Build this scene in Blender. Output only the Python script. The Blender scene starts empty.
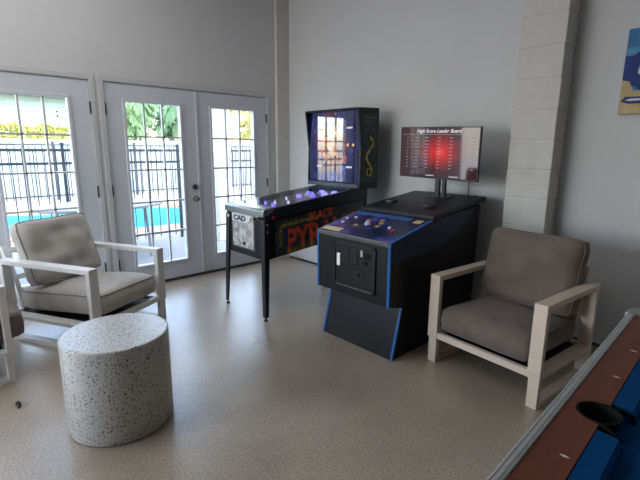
import bpy, bmesh, math, random
from mathutils import Vector, Matrix
random.seed(7)
C = bpy.context.scene
COL = C.collection
PI = math.pi

# ---------------------------------------------------------------- camera, sky, sun, lights
cd = bpy.data.cameras.new('camera'); cam = bpy.data.objects.new('camera', cd); COL.objects.link(cam)
R_ = Vector((0.7311, -0.6822, 0.008)).normalized()
F_ = Vector((0.6688, 0.7141, -0.2056)).normalized()
R_ = (R_ - F_ * R_.dot(F_)).normalized(); U_ = R_.cross(F_)
cam.matrix_world = Matrix(((R_.x, U_.x, -F_.x, -2.319), (R_.y, U_.y, -F_.y, -4.419), (R_.z, U_.z, -F_.z, 1.416), (0, 0, 0, 1)))
cd.sensor_width = 36; cd.lens = 436.1 / 640 * 36; cd.clip_start = 0.02; cd.clip_end = 300
C.camera = cam

w = bpy.data.worlds.new('sky'); C.world = w; w.use_nodes = True
nt = w.node_tree; bg = nt.nodes['Background']
sky = nt.nodes.new('ShaderNodeTexSky'); sky.sky_type = 'NISHITA'; sky.sun_disc = False
sky.sun_elevation = math.radians(50); sky.sun_rotation = math.radians(200); sky.dust_density = 2.0
tint = nt.nodes.new('ShaderNodeMix'); tint.data_type = 'RGBA'; tint.inputs[0].default_value = .6   # hazy bright sky
tint.inputs[7].default_value = (.62, .58, .52, 1); nt.links.new(sky.outputs[0], tint.inputs[6]); nt.links.new(tint.outputs[2], bg.inputs[0]); bg.inputs[1].default_value = 4.2

def light(name, kind, loc, rot, energy, color=(1, 1, 1), size=None, size_y=None, portal=False, angle=None):
    l = bpy.data.lights.new(name, kind); o = bpy.data.objects.new(name, l); COL.objects.link(o)
    o.location = loc; o.rotation_euler = rot; l.energy = energy; l.color = color
    if kind == 'AREA':
        l.shape = 'RECTANGLE'; l.size = size; l.size_y = size_y or size
        if portal: l.cycles.is_portal = True
    if angle: l.angle = angle
    return o
light('sun', 'SUN', (0, -5, 12), (math.radians(38), 0, math.radians(-18)), 2.4, (1, .95, .87), angle=math.radians(2))
# added fill light at an assumed window in the left wall (outside the frame)
light('side_window_fill', 'AREA', (-5.40, -1.15, 1.55), (0, math.radians(-90), 0), 44, (.97, .98, 1), 2.0, 1.7)
# daylight through the glazed doors further along the door wall (outside the frame)
light('far_door_daylight', 'AREA', (-4.62, .30, 1.15), (math.radians(-90), 0, 0), 34, (1, .98, .95), 1.5, 1.9)
# added ceiling fill lamp, brightens the doors end; no known fixture (outside the frame)
light('ceiling_fill_lamp', 'AREA', (-2.0, -1.35, 3.37), (0, 0, 0), 35, (.97, .98, 1), 2.4, 1.4)
for i_, xp in enumerate((-2.33, -1.41, -.457, .457)):
    light('door_portal', 'AREA', (xp, .08, 1.03), (math.radians(-90), 0, 0), 1, size=.56, size_y=1.64, portal=True)

C.view_settings.view_transform = 'Standard'; C.view_settings.look = 'None'
C.view_settings.gamma = 1; C.view_settings.use_curve_mapping = False
C.view_settings.exposure = 0.0

# ---------------------------------------------------------------- material helpers
MATS = {}
def mat(name, color, rough=.5, metal=0, var=.06, scale=12, bump=0, bscale=60, emit=None, estr=1, spec=.5, coat=0):
    if name in MATS: return MATS[name]
    m = bpy.data.materials.new(name); m.use_nodes = True; n = m.node_tree; N = n.nodes; L = n.links
    b = N['Principled BSDF']
    b.inputs['Roughness'].default_value = rough; b.inputs['Metallic'].default_value = metal
    b.inputs['Specular IOR Level'].default_value = spec; b.inputs['Coat Weight'].default_value = coat
    tc = N.new('ShaderNodeTexCoord'); no = N.new('ShaderNodeTexNoise'); no.inputs['Scale'].default_value = scale; no.inputs['Detail'].default_value = 4
    L.new(tc.outputs['Object'], no.inputs['Vector'])
    cr = N.new('ShaderNodeValToRGB'); cr.color_ramp.elements[0].position = .3; cr.color_ramp.elements[1].position = .7
    lo = [max(0, c * (1 - var)) for c in color]; hi = [min(1, c * (1 + var)) for c in color]
    cr.color_ramp.elements[0].color = (*lo, 1); cr.color_ramp.elements[1].color = (*hi, 1)
    L.new(no.outputs['Fac'], cr.inputs[0]); L.new(cr.outputs[0], b.inputs['Base Color'])
    if bump:
        n2 = N.new('ShaderNodeTexNoise'); n2.inputs['Scale'].default_value = bscale; n2.inputs['Detail'].default_value = 3
        L.new(tc.outputs['Object'], n2.inputs['Vector'])
        bp = N.new('ShaderNodeBump'); bp.inputs['Strength'].default_value = bump; bp.inputs['Distance'].default_value = .01
        L.new(n2.outputs['Fac'], bp.inputs['Height']); L.new(bp.outputs[0], b.inputs['Normal'])
    if emit:
        b.inputs['Emission Color'].default_value = (*emit, 1); b.inputs['Emission Strength'].default_value = estr
    MATS[name] = m
    return m

def glass_mat(name, tint=(1, 1, 1), ior=1.45, rough=0.0, boost=1.0):
    m = bpy.data.materials.new(name); m.use_nodes = True; n = m.node_tree; N = n.nodes; L = n.links
    N.remove(N['Principled BSDF']); out = N['Material Output']
    t = N.new('ShaderNodeBsdfTransparent'); t.inputs[0].default_value = (*tint, 1)
    g = N.new('ShaderNodeBsdfGlossy'); g.inputs['Roughness'].default_value = rough
    fr = N.new('ShaderNodeFresnel'); fr.inputs[0].default_value = ior
    mu = N.new('ShaderNodeMath'); mu.operation = 'MULTIPLY'; mu.inputs[1].default_value = boost; mu.use_clamp = True
    mx = N.new('ShaderNodeMixShader')
    L.new(fr.outputs[0], mu.inputs[0]); gm = N.new('ShaderNodeNewGeometry'); sb = N.new('ShaderNodeMath'); sb.operation = 'SUBTRACT'; sb.inputs[0].default_value = 1; L.new(gm.outputs['Backfacing'], sb.inputs[1])
    m2 = N.new('ShaderNodeMath'); m2.operation = 'MULTIPLY'; L.new(mu.outputs[0], m2.inputs[0]); L.new(sb.outputs[0], m2.inputs[1])   # reflection only where light enters the sheet
    L.new(m2.outputs[0], mx.inputs[0]); L.new(t.outputs[0], mx.inputs[1]); L.new(g.outputs[0], mx.inputs[2])
    L.new(mx.outputs[0], out.inputs[0])
    return m

def node_mat(name, build, rough=.5, metal=0, spec=.5):
    """build(N, L, coord_output, bsdf)"""
    m = bpy.data.materials.new(name); m.use_nodes = True; N = m.node_tree.nodes; L = m.node_tree.links
    b = N['Principled BSDF']; b.inputs['Roughness'].default_value = rough; b.inputs['Metallic'].default_value = metal
    b.inputs['Specular IOR Level'].default_value = spec
    tc = N.new('ShaderNodeTexCoord')
    build(N, L, tc.outputs['Object'], b)
    return m
def ramp(N, stops, interp='LINEAR'):
    cr = N.new('ShaderNodeValToRGB'); cr.color_ramp.interpolation = interp; e = cr.color_ramp.elements
    while len(e) < len(stops): e.new(.5)
    for k, (p, c) in enumerate(stops): e[k].position = p; e[k].color = (*c, 1)
    return cr
def noise(N, L, co, scale, detail=4, rough=.5):
    n = N.new('ShaderNodeTexNoise'); n.inputs['Scale'].default_value = scale; n.inputs['Detail'].default_value = detail
    n.inputs['Roughness'].default_value = rough; L.new(co, n.inputs['Vector']); return n
def mix(N, L, mode, fac, a, b):
    x = N.new('ShaderNodeMix'); x.data_type = 'RGBA'; x.blend_type = mode
    if hasattr(fac, 'links'): L.new(fac, x.inputs[0])
    else: x.inputs[0].default_value = fac
    for k, s in ((6, a), (7, b)):
        if hasattr(s, 'links'): L.new(s, x.inputs[k])
        else: x.inputs[k].default_value = (*s, 1)
    return x.outputs[2]

# ---------------------------------------------------------------- mesh helpers
class MB:
    def __init__(s): s.bm = bmesh.new()
    def face(s, pts):
        return s.bm.faces.new([s.bm.verts.new(p) for p in pts])
    def box(s, x0, x1, y0, y1, z0, z1, M=None):
        v = [Vector((x, y, z)) for x in (x0, x1) for y in (y0, y1) for z in (z0, z1)]
        if M is not None: v = [M @ p for p in v]
        v = [s.bm.verts.new(p) for p in v]
        for f in ((0, 1, 3, 2), (4, 6, 7, 5), (0, 4, 5, 1), (2, 3, 7, 6), (0, 2, 6, 4), (1, 5, 7, 3)): s.bm.faces.new([v[i] for i in f])
        return s
    def prism(s, poly, lo, hi, axis='y', M=None):
        """poly: 2D outline. axis y: (x,z); axis z: (x,y); axis x: (y,z)"""
        def P(a, b, t):
            p = Vector((a, t, b)) if axis == 'y' else Vector((a, b, t)) if axis == 'z' else Vector((t, a, b))
            return M @ p if M is not None else p
        A = [s.bm.verts.new(P(a, b, lo)) for a, b in poly]; B = [s.bm.verts.new(P(a, b, hi)) for a, b in poly]
        n = len(poly)
        s.bm.faces.new(A); s.bm.faces.new(B[::-1])
        for i in range(n): s.bm.faces.new((A[i], B[i], B[(i + 1) % n], A[(i + 1) % n]))
        return s
    def cyl(s, p0, p1, r, r1=None, seg=20, cap=True):
        p0 = Vector(p0); p1 = Vector(p1); r1 = r if r1 is None else r1
        d = (p1 - p0).normalized(); a = d.orthogonal().normalized(); b = d.cross(a)
        A = []; B = []
        for i in range(seg):
            t = 2 * PI * i / seg; o = a * math.cos(t) + b * math.sin(t)
            A.append(s.bm.verts.new(p0 + o * r)); B.append(s.bm.verts.new(p1 + o * r1))
        for i in range(seg): s.bm.faces.new((A[i], A[(i + 1) % seg], B[(i + 1) % seg], B[i]))
        if cap: s.bm.faces.new(A[::-1]); s.bm.faces.new(B)
        return s
    def tube(s, pts, r, seg=8, closed=False):
        pts = [Vector(p) for p in pts]; n = len(pts); rings = []
        for i, p in enumerate(pts):
            if closed: d = pts[(i + 1) % n] - pts[i - 1]
            else: d = pts[min(i + 1, n - 1)] - pts[max(i - 1, 0)]
            d.normalize(); up = Vector((0, 0, 1)) if abs(d.z) < .9 else Vector((1, 0, 0))
            a = d.cross(up).normalized(); b = d.cross(a)
            rr = r[i] if isinstance(r, (list, tuple)) else r
            rings.append([s.bm.verts.new(p + (a * math.cos(2 * PI * k / seg) + b * math.sin(2 * PI * k / seg)) * rr) for k in range(seg)])
        for i in range(n if closed else n - 1):
            A = rings[i]; B = rings[(i + 1) % n]
            for k in range(seg): s.bm.faces.new((A[k], A[(k + 1) % seg], B[(k + 1) % seg], B[k]))
        if not closed: s.bm.faces.new(rings[0][::-1]); s.bm.faces.new(rings[-1])
        return s
    def sphere(s, c, r, seg=16, sc=(1, 1, 1)):
        bmesh.ops.create_uvsphere(s.bm, u_segments=seg, v_segments=seg // 2, radius=r, matrix=Matrix.Translation(c) @ Matrix.Diagonal((*sc, 1)))
        return s
    def lathe(s, prof, c=(0, 0, 0), seg=48):
        rings = []
        for r, z in prof:
            rings.append([s.bm.verts.new((c[0] + r * math.cos(2 * PI * k / seg), c[1] + r * math.sin(2 * PI * k / seg), c[2] + z)) for k in range(seg)])
        for A, B in zip(rings, rings[1:]):
            for k in range(seg): s.bm.faces.new((A[k], A[(k + 1) % seg], B[(k + 1) % seg], B[k]))
        return s
    def build(s, name, m, parent=None, bevel=0, smooth=False, world=None, seg=2, origin=None):
        """world: a location subtracted from all vertices (geometry written in world coordinates)"""
        bm = s.bm
        bmesh.ops.recalc_face_normals(bm, faces=bm.faces)
        if world is not None: bmesh.ops.translate(bm, vec=-Vector(world), verts=bm.verts)
        if origin is not None: bmesh.ops.translate(bm, vec=-Vector(origin), verts=bm.verts)
        me = bpy.data.meshes.new(name); bm.to_mesh(me); bm.free()
        me.materials.append(m)
        o = bpy.data.objects.new(name, me); COL.objects.link(o)
        if origin is not None: o.location = origin
        if parent is not None: o.parent = parent
        if smooth: me.shade_smooth()
        if bevel:
            b = o.modifiers.new('bevel', 'BEVEL'); b.width = bevel; b.segments = seg; b.limit_method = 'ANGLE'; b.angle_limit = math.radians(40)
            b.harden_normals = False
        return o

def tag(o, label=None, cat=None, group=None, kind=None):
    if label: o['label'] = label
    if cat: o['category'] = cat
    if group: o['group'] = group
    if kind: o['kind'] = kind
    return o
def empty(name, loc=(0, 0, 0), rz=0):
    o = bpy.data.objects.new(name, None); COL.objects.link(o); o.location = loc; o.rotation_euler = (0, 0, rz); o.empty_display_size = .1
    return o
def struct(o, label, cat): return tag(o, label, cat, kind='structure')
def copy_tree(o, parent=None):
    c = o.copy(); COL.objects.link(c); c.parent = parent
    for ch in list(o.children): copy_tree(ch, c)
    return c
def lettering(name, text, m, origin, xdir, ydir, size, parent=None, depth=.002, world=None, align='LEFT', shear=0, xs=1.0, offset=0, width=None):
    cu = bpy.data.curves.new(name, 'FONT'); cu.body = text; cu.size = size; cu.extrude = depth; cu.align_x = align; cu.shear = shear; cu.offset = offset
    t = bpy.data.objects.new(name + '_src', cu); COL.objects.link(t)
    dg = bpy.context.evaluated_depsgraph_get(); me = bpy.data.meshes.new_from_object(t.evaluated_get(dg))
    bpy.data.objects.remove(t); bpy.data.curves.remove(cu)
    if width: xs = width / max(1e-6, max(v.co.x for v in me.vertices) - min(v.co.x for v in me.vertices))
    x = Vector(xdir).normalized(); y = Vector(ydir).normalized(); z = x.cross(y)
    og = Vector(origin) - (Vector(world) if world is not None else Vector())
    M = Matrix(((x.x * xs, y.x, z.x, og.x), (x.y * xs, y.y, z.y, og.y), (x.z * xs, y.z, z.z, og.z), (0, 0, 0, 1)))
    me.transform(M); me.materials.clear(); me.materials.append(m); me.name = name
    o = bpy.data.objects.new(name, me); COL.objects.link(o)
    if parent: o.parent = parent
    return o

# ---------------------------------------------------------------- materials
M_wall = mat('wall_paint', (.60, .60, .60), .7, var=.02, scale=3, bump=.05, bscale=120)
M_block = mat('painted_block', (.60, .585, .56), .75, var=.04, scale=14, bump=.35, bscale=70)
M_trim = mat('trim_paint', (.54, .54, .54), .5, var=.02)
M_door = mat('door_paint', (.60, .62, .66), .42, var=.02, scale=5)
M_ceil = mat('ceiling_paint', (.50, .49, .48), .8, var=.02)
M_black = mat('black_laminate', (.006, .0065, .008), .42, var=.15, scale=30, bump=.05, bscale=300, spec=.35)
M_blackm = mat('black_metal', (.02, .021, .024), .35, metal=.3, var=.1)
M_navy = mat('black_rail_metal', (.035, .04, .055), .33, metal=.5, var=.1)
M_rubber = mat('black_rubber', (.012, .012, .012), .7)
M_steel = mat('brushed_steel', (.42, .42, .42), .3, metal=1, var=.1, scale=40)
M_nickel = mat('satin_nickel', (.22, .21, .20), .35, metal=1)
M_hinge = mat('hinge_metal', (.06, .06, .065), .4, metal=.8)
M_blue = mat('blue_edge_molding', (.005, .13, .42), .35, var=.05)
M_chair = mat('white_powder_coat', (.74, .72, .69), .42, var=.03, scale=6)
M_chair_b = mat('cream_powder_coat', (.68, .56, .45), .5, var=.04, scale=6)
M_mulch = mat('threshold_metal', (.03, .028, .026), .5, metal=.4)
M_void = mat('pocket_black', (.004, .004, .004), .7, spec=.15)
M_white = mat('white_plastic', (.8, .8, .8), .4, var=.01)

def _floor(N, L, co, b):
    n1 = noise(N, L, co, 150, 3, .75); n2 = noise(N, L, co, 1.1, 6, .6); n3 = noise(N, L, co, 60, 3, .6)
    r1 = ramp(N, [(.34, (.18, .135, .088)), (.5, (.39, .325, .245)), (.66, (.64, .565, .46))]); L.new(n1.outputs[0], r1.inputs[0])
    r3 = ramp(N, [(.38, (.80, .79, .78)), (.6, (1.05, 1.05, 1.05))]); L.new(n3.outputs[0], r3.inputs[0])
    c = mix(N, L, 'MULTIPLY', .7, r1.outputs[0], r3.outputs[0])
    r2 = ramp(N, [(.36, (.70, .68, .66)), (.62, (1.10, 1.09, 1.08))]); L.new(n2.outputs[0], r2.inputs[0])
    c = mix(N, L, 'MULTIPLY', .8, c, r2.outputs[0])
    L.new(c, b.inputs['Base Color'])
    rr = N.new('ShaderNodeMapRange'); rr.inputs[1].default_value = .3; rr.inputs[2].default_value = .7; rr.inputs[3].default_value = .26; rr.inputs[4].default_value = .42
    L.new(n2.outputs[0], rr.inputs[0]); L.new(rr.outputs[0], b.inputs['Roughness'])
    bp = N.new('ShaderNodeBump'); bp.inputs['Strength'].default_value = .18; bp.inputs['Distance'].default_value = .004
    L.new(n3.outputs[0], bp.inputs['Height']); L.new(bp.outputs[0], b.inputs['Normal'])
M_floor = node_mat('speckled_epoxy_floor', _floor); M_floor.node_tree.nodes['Principled BSDF'].inputs['Coat Weight'].default_value = 1; M_floor.node_tree.nodes['Principled BSDF'].inputs['Coat IOR'].default_value = 1.5; M_floor.node_tree.nodes['Principled BSDF'].inputs['Coat Roughness'].default_value = .33

def _terrazzo(N, L, co, b):
    base = (.50, .485, .455); last = None
    cur = None
    for sc, thr, col in ((60, .27, (.12, .10, .09)), (95, .27, (.20, .17, .14)), (44, .17, (.035, .03, .03)), (130, .30, (.17, .15, .125))):
        v = N.new('ShaderNodeTexVoronoi'); v.inputs['Scale'].default_value = sc; L.new(co, v.inputs['Vector'])
        v.inputs['Randomness'].default_value = 1
        rp = ramp(N, [(0, (1, 1, 1)), (thr, (0, 0, 0))], 'CONSTANT'); L.new(v.outputs['Distance'], rp.inputs[0])
        # keep only some of the cells
        s = N.new('ShaderNodeSeparateColor'); L.new(v.outputs['Color'], s.inputs[0])
        g = N.new('ShaderNodeMath'); g.operation = 'GREATER_THAN'; g.inputs[1].default_value = .45; L.new(s.outputs[0], g.inputs[0])
        mu = N.new('ShaderNodeMath'); mu.operation = 'MULTIPLY'; L.new(rp.outputs[0], mu.inputs[0]); L.new(g.outputs[0], mu.inputs[1])
        cur = mix(N, L, 'MIX', mu.outputs[0], cur if cur is not None else base, col)
    L.new(cur, b.inputs['Base Color'])
M_terrazzo = node_mat('terrazzo', _terrazzo, .33)

def fabric(name, col):
    def f(N, L, co, b):
        n = noise(N, L, co, 9, 5); r = ramp(N, [(.3, tuple(c * .88 for c in col)), (.7, tuple(c * 1.1 for c in col))]); L.new(n.outputs[0], r.inputs[0])
        L.new(r.outputs[0], b.inputs['Base Color'])
        wv = noise(N, L, co, 420, 2); bp = N.new('ShaderNodeBump'); bp.inputs['Strength'].default_value = .25; bp.inputs['Distance'].default_value = .002
        w2 = noise(N, L, co, 7, 3, .55); bp2 = N.new('ShaderNodeBump'); bp2.inputs['Strength'].default_value = .5; bp2.inputs['Distance'].default_value = .02
        L.new(wv.outputs[0], bp.inputs['Height']); L.new(w2.outputs[0], bp2.inputs['Height']); L.new(bp2.outputs[0], bp.inputs['Normal'])
        L.new(bp.outputs[0], b.inputs['Normal']); b.inputs['Sheen Weight'].default_value = .15
    return node_mat(name, f, .9, spec=.2)
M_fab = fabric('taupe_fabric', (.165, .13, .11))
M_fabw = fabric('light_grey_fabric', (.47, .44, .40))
M_pipe = mat('fabric_piping', (.25, .225, .20), .9)
M_felt = mat('blue_felt', (.004, .075, .24), .95, var=.08, scale=200, bump=.1, bscale=500, spec=.1)
def _wood(N, L, co, b):
    mp = N.new('ShaderNodeMapping'); mp.inputs['Scale'].default_value = (2, 28, 28); L.new(co, mp.inputs[0])
    n = noise(N, L, mp.outputs[0], 3, 6, .6); r = ramp(N, [(.3, (.135, .036, .018)), (.7, (.19, .056, .030))]); L.new(n.outputs[0], r.inputs[0]); L.new(r.outputs[0], b.inputs['Base Color'])
M_rail = node_mat('red_brown_laminate', _wood, .5, spec=.3)
M_alu = mat('ribbed_aluminium', (.46, .47, .47), .38, metal=.6, var=.05)

# ---------------------------------------------------------------- room shell
WX = 1.24       # right wall plane
b = MB(); b.box(-5.5, WX, -8, .12, -.1, 0)
struct(b.build('floor', M_floor), 'speckled beige brown sealed concrete floor', 'floor')
b = MB(); b.box(-5.8, WX + .3, -8.3, .3, 3.5, 3.7)
struct(b.build('ceiling', M_ceil), 'white ceiling above the room', 'ceiling')
b = MB(); b.box(WX, WX + .25, -8.2, .25, -.1, 3.5)
struct(b.build('wall_right', M_wall), 'smooth light grey wall behind the game machines', 'wall')
b = MB(); b.box(-5.5, WX, -8.25, -8, -.1, 3.5)
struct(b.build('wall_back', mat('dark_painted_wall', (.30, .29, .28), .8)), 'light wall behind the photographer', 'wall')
# door wall, with two double-door openings
D2 = (-.916, .916); D1 = (-2.872, -1.036)
b = MB()
TZ = 1.999
for x0, x1, z0, z1 in ((-5.75, -5.42, -.1, 3.5), (-5.42, -3.82, TZ, 3.5), (-3.82, D1[0], -.1, 3.5), (D1[1], D2[0], -.1, TZ), (D2[1], WX, -.1, 3.5), (D1[0], D2[1], TZ, 3.5)):
    b.box(x0, x1, .0, .22, z0, z1)
struct(b.build('wall_front', M_wall), 'light grey painted wall holding the glazed double doors', 'wall')
# left wall with a wide window opening added to let light in
b = MB()
b.box(-5.75, -5.5, -8, 0, -.1, .5).box(-5.75, -5.5, -8, 0, 2.6, 3.5).box(-5.75, -5.5, -8, -2.1, .5, 2.6).box(-5.75, -5.5, -.2, 0, .5, 2.6)
struct(b.build('wall_left', M_wall), 'light painted wall with an added wide window opening', 'wall')
b = MB()
b.box(-5.68, -5.6, -2.1, -.2, .5, .56).box(-5.68, -5.6, -2.1, -.2, 2.54, 2.6)
for y in (-2.1, -1.18, -.26): b.box(-5.68, -5.6, y, y + .06, .56, 2.54)
struct(b.build('window_1', M_trim), 'white window frame added out of view in the left wall', 'window')

b = MB().box(-3.25, -.75, -2.1, -.6, 3.385, 3.5)  # housing made up for the ceiling fill lamp
struct(b.build('trim_5', M_trim), 'white housing added around the unseen ceiling fill lamp', 'light housing')
# casings
def casing(name, x0, x1, label):
    c = MB(); t = .045; zt = 2.005
    c.prism([(x0 - t, 0), (x0, 0), (x0, zt), (x1, zt), (x1, 0), (x1 + t, 0), (x1 + t, zt + t), (x0 - t, zt + t)], -.013, 0, 'y')
    return struct(c.build(name, M_trim, bevel=.003), label, 'trim')
casing('trim_1', D1[0], D1[1], 'pale painted casing around the left glazed doors')
casing('trim_2', D2[0], D2[1], 'pale painted casing around the double doors by the pinball machine')
b = MB().box(D1[0], D1[1], -.02, .2, 0, .016)
struct(b.build('trim_3', M_mulch), 'dark metal threshold under the left doors', 'threshold')
b = MB().box(D2[0], D2[1], -.02, .2, 0, .016)
struct(b.build('trim_4', M_mulch), 'dark metal threshold under the double doors', 'threshold')
b = MB().box(WX - .012, WX, -2.9, -.05, 0, .02).box(WX - .012, WX, -8, -3.28, 0, .02)
struct(b.build('baseboard_right', M_mulch), 'thin dark joint strip along the foot of the right wall', 'baseboard')

# block pillars (courses of painted blocks in one mesh)
def block_pillar(name, x0, x1, y0, y1, label, split=0, z0=0., ch=.2125):
    c = MB(); k = 0; z = z0 - ch
    c.box(x0 + .004, x1, y0 + .004, y1 - .004, 0, 3.5)
    while z < 3.5:
        za = max(0, z + .004); zb = min(3.5, z + ch - .004)
        if zb > za:
            j = (random.random() - .5) * .006
            c.box(x0 + j * .5, x1, y0 + j, y1 + j * .5, za, zb)
        z += ch; k += 1
    return struct(c.build(name, M_block, bevel=.006), label, 'pillar')
block_pillar('pillar', WX - .20, WX, -3.24, -2.925, 'white painted block pillar on the right wall behind the armchair')
block_pillar('pillar', 1.05, WX, -.045, 0, 'white painted block pilaster in the corner beside the double doors', z0=.02)

# door leaves
M_pane = glass_mat('door_glass', (.97, .985, .98), 1.45)
GI, GB, GT = .181, .213, 1.838
def door_leaf(n, xa, label, hinge_side, hardware=None):
    """xa: left edge of a .914 wide leaf"""
    W = .914; g = .002; x0 = xa + g; x1 = xa + W - g; zt = 1.995; zb = .022
    gx0 = xa + GI; gx1 = xa + W - GI
    d = MB()
    d.box(x0, gx0, .004, .048, zb, zt); d.box(gx1, x1, .004, .048, zb, zt)
    d.box(gx0, gx1, .004, .048, zb, GB); d.box(gx0, gx1, .004, .048, GT, zt)
    root = d.build('door_%d' % n, M_door)
    struct(root, label, 'door')
    f = MB(); t = .022                                 # raised frame around the glass
    for a0, a1, c0, c1 in ((gx0 - t, gx0 + .004, GB - t, GT + t), (gx1 - .004, gx1 + t, GB - t, GT + t), (gx0, gx1, GB - t, GB + .004), (gx0, gx1, GT - .004, GT + t)):
        f.box(a0, a1, -.006, .058, c0, c1)
    f.build('glazing_frame', M_door, root, bevel=.004)
    m = MB()
    for k in (1, 2):
        x = gx0 + (gx1 - gx0) * k / 3; m.box(x - .008, x + .008, .014, .038, GB, GT)
    for k in range(1, 5):
        z = GB + (GT - GB) * k / 5; m.box(gx0, gx1, .014, .038, z - .008, z + .008)
    m.build('glazing_bars', M_trim, root)
    MB().box(gx0, gx1, .024, .028, GB, GT).build('glass', M_pane, root)
    hx = x0 if hinge_side == 'l' else x1
    for z in (.26, 1.0, 1.76):
        h = MB().cyl((hx, -.008, z - .05), (hx, -.008, z + .05), .008, seg=10)
        h.cyl((hx, -.008, z - .056), (hx, -.008, z + .056), .005, seg=8)
        h.build('hinge', M_hinge, root, smooth=True)
    if hardware == 'knob':
        cx = x1 - .055
        k = MB().cyl((cx, .004, .868), (cx, -.006, .868), .030, seg=24).cyl((cx, -.006, .868), (cx, -.04, .868), .012, seg=16)
        k.sphere((cx, -.055, .868), .027, 20, (1, .8, 1)); k.build('door_knob', M_nickel, root, smooth=True)
        k = MB().cyl((cx, .004, .993), (cx, -.014, .993), .029, .026, seg=24).cyl((cx, -.014, .993), (cx, -.018, .993), .02, seg=20)
        k.box(cx - .004, cx + .004, -.032, -.016, .978, 1.008); k.build('deadbolt', M_nickel, root, bevel=.001)
        MB().box(x1 - .0005, x1 + .003, -.002, .03, .84, .90).build('strike_plate', M_hinge, root)
    return root
door_leaf(1, -1.04 - .914 * 2, 'left-hand leaf of the left pair of glazed doors', 'l')
door_leaf(2, -1.04 - .914 + .002, 'glazed white door leaf behind the white armchair by the pool view', 'r')
door_leaf(3, -.914, 'glazed white door leaf with knob and deadbolt, pool seen through it', 'l', 'knob')
door_leaf(4, 0, 'glazed white door leaf just behind the pinball machine', 'r')
MB().box(-.012, .018, -.008, .002, .03, 1.99).build('astragal', M_door, bpy.data.objects['door_4'], bevel=.003)

# ---------------------------------------------------------------- outside
GZ = -.1
M_deck = mat('patio_concrete', (.22, .22, .22), .8, var=.06, scale=5, bump=.1)
b = MB()
POOL = [(-6, 6.0), (-1.25, 4.62), (.62, 3.80), (1.7, 3.72), (2.6, 4.5), (2.95, 5.9), (2.62, 6.9), (1.8, 7.15), (-.05, 7.3), (-.85, 7.7), (-6, 8.4)]
b.box(-16, 18, .12, 22, -1.4, -1.2)
# deck with a pool-shaped hole: triangulated ring
from mathutils.geometry import tessellate_polygon
outer = [(-16, .2), (18, .2), (18, 22), (-16, 22)]
tri = tessellate_polygon([[Vector((x, y, 0)) for x, y in outer], [Vector((x, y, 0)) for x, y in POOL[::-1]]])
allp = outer + POOL[::-1]; vs = [b.bm.verts.new((x, y, GZ)) for x, y in allp]
for t in tri:
    try: b.bm.faces.new([vs[i] for i in t])
    except ValueError: pass
struct(b.build('patio_ground', M_deck), 'pale concrete patio outside around the pool', 'patio')
M_cop = mat('tan_coping', (.28, .19, .125), .8, var=.1, scale=10)
b = MB()
ctr = Vector((-1, 6.2))
def grow(P, d):
    out = []
    for i, p in enumerate(P):
        a = Vector(P[i - 1]); c = Vector(P[(i + 1) % len(P)]); p = Vector(p)
        n1 = Vector(((p - a).y, -(p - a).x)).normalized(); n2 = Vector(((c - p).y, -(c - p).x)).normalized()
        out.append(p + (n1 + n2).normalized() * d)
    return out
OUT = grow(POOL, .62); n = len(POOL)
V = [[b.bm.verts.new((p[0], p[1], z)) for p in P] for P, z in ((OUT, GZ + .002), (OUT, GZ + .03), (POOL, GZ + .03), (POOL, GZ - .2))]
for A, B in zip(V, V[1:]):
    for i in range(n): b.bm.faces.new((A[i], A[(i + 1) % n], B[(i + 1) % n], B[i]))
pool = empty('swimming_pool', (0, 5.5, GZ)); tag(pool, 'outdoor swimming pool with bright turquoise water and tan edging beyond the glass doors', 'swimming pool')
b.build('coping', M_cop, pool, world=(0, 5.5, GZ))
def _water(N, L, co, bs):
    n1 = noise(N, L, co, 2.2, 4); r = ramp(N, [(.35, (.008, .17, .26)), (.65, (.015, .23, .31))]); L.new(n1.outputs[0], r.inputs[0]); L.new(r.outputs[0], bs.inputs['Base Color'])
    n2 = noise(N, L, co, 6, 3); bp = N.new('ShaderNodeBump'); bp.inputs['Strength'].default_value = .15; bp.inputs['Distance'].default_value = .03
    L.new(n2.outputs[0], bp.inputs['Height']); L.new(bp.outputs[0], bs.inputs['Normal'])
M_water = node_mat('pool_water', _water, .35, spec=.03)
MB().prism([(p[0], p[1]) for p in POOL], -.6, GZ - .06, 'z').build('water', M_water, pool, world=(0, 5.5, GZ))


def fence(name, y, x0, x1, ztop, rails, gap, post_every, m, label, thick=.018, zb=GZ + .05, pw=.03):
    root = empty(name, ((x0 + x1) / 2, y, GZ)); W = (x0 + x1) / 2, y, GZ
    tag(root, label, 'fence')
    r = MB()
    for z in rails: r.box(x0, x1, y - .014, y + .014, z - .018, z + .018)
    r.build('rails', m, root, world=W)
    p = MB(); n = int((x1 - x0) / gap)
    for i in range(n):
        x = x0 + (i + .5) * gap; p.box(x - thick / 2, x + thick / 2, y - thick / 2, y + thick / 2, zb, ztop)
    o = p.build('pickets', m, root, world=W)
    x = x0
    while x <= x1 + .01:
        MB().box(x - pw, x + pw, y - pw, y + pw, GZ, ztop + .07).prism([(x - pw * 1.2, y - pw * 1.2), (x + pw * 1.2, y - pw * 1.2), (x + pw * 1.2, y + pw * 1.2), (x - pw * 1.2, y + pw * 1.2)], ztop + .07, ztop + .09, 'z').build('post', m, root, world=W)
        x += post_every
    return root
M_fence = mat('black_fence_paint', (.012, .02, .028), .5)
fence('metal_fence', 2.62, -5.8, 4.5, 1.375, (1.36, 1.18, .02), .13, 1.7, M_fence, 'thin black picket fence nearest the doors, in front of the pool', .012, pw=.018)
fence('metal_fence', 9.9, -6, 12, 1.46, (1.45, 1.33, .95, .03), .16, 2.25, M_fence, 'black picket fence beyond the pool, before the white fence', .022)
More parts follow.
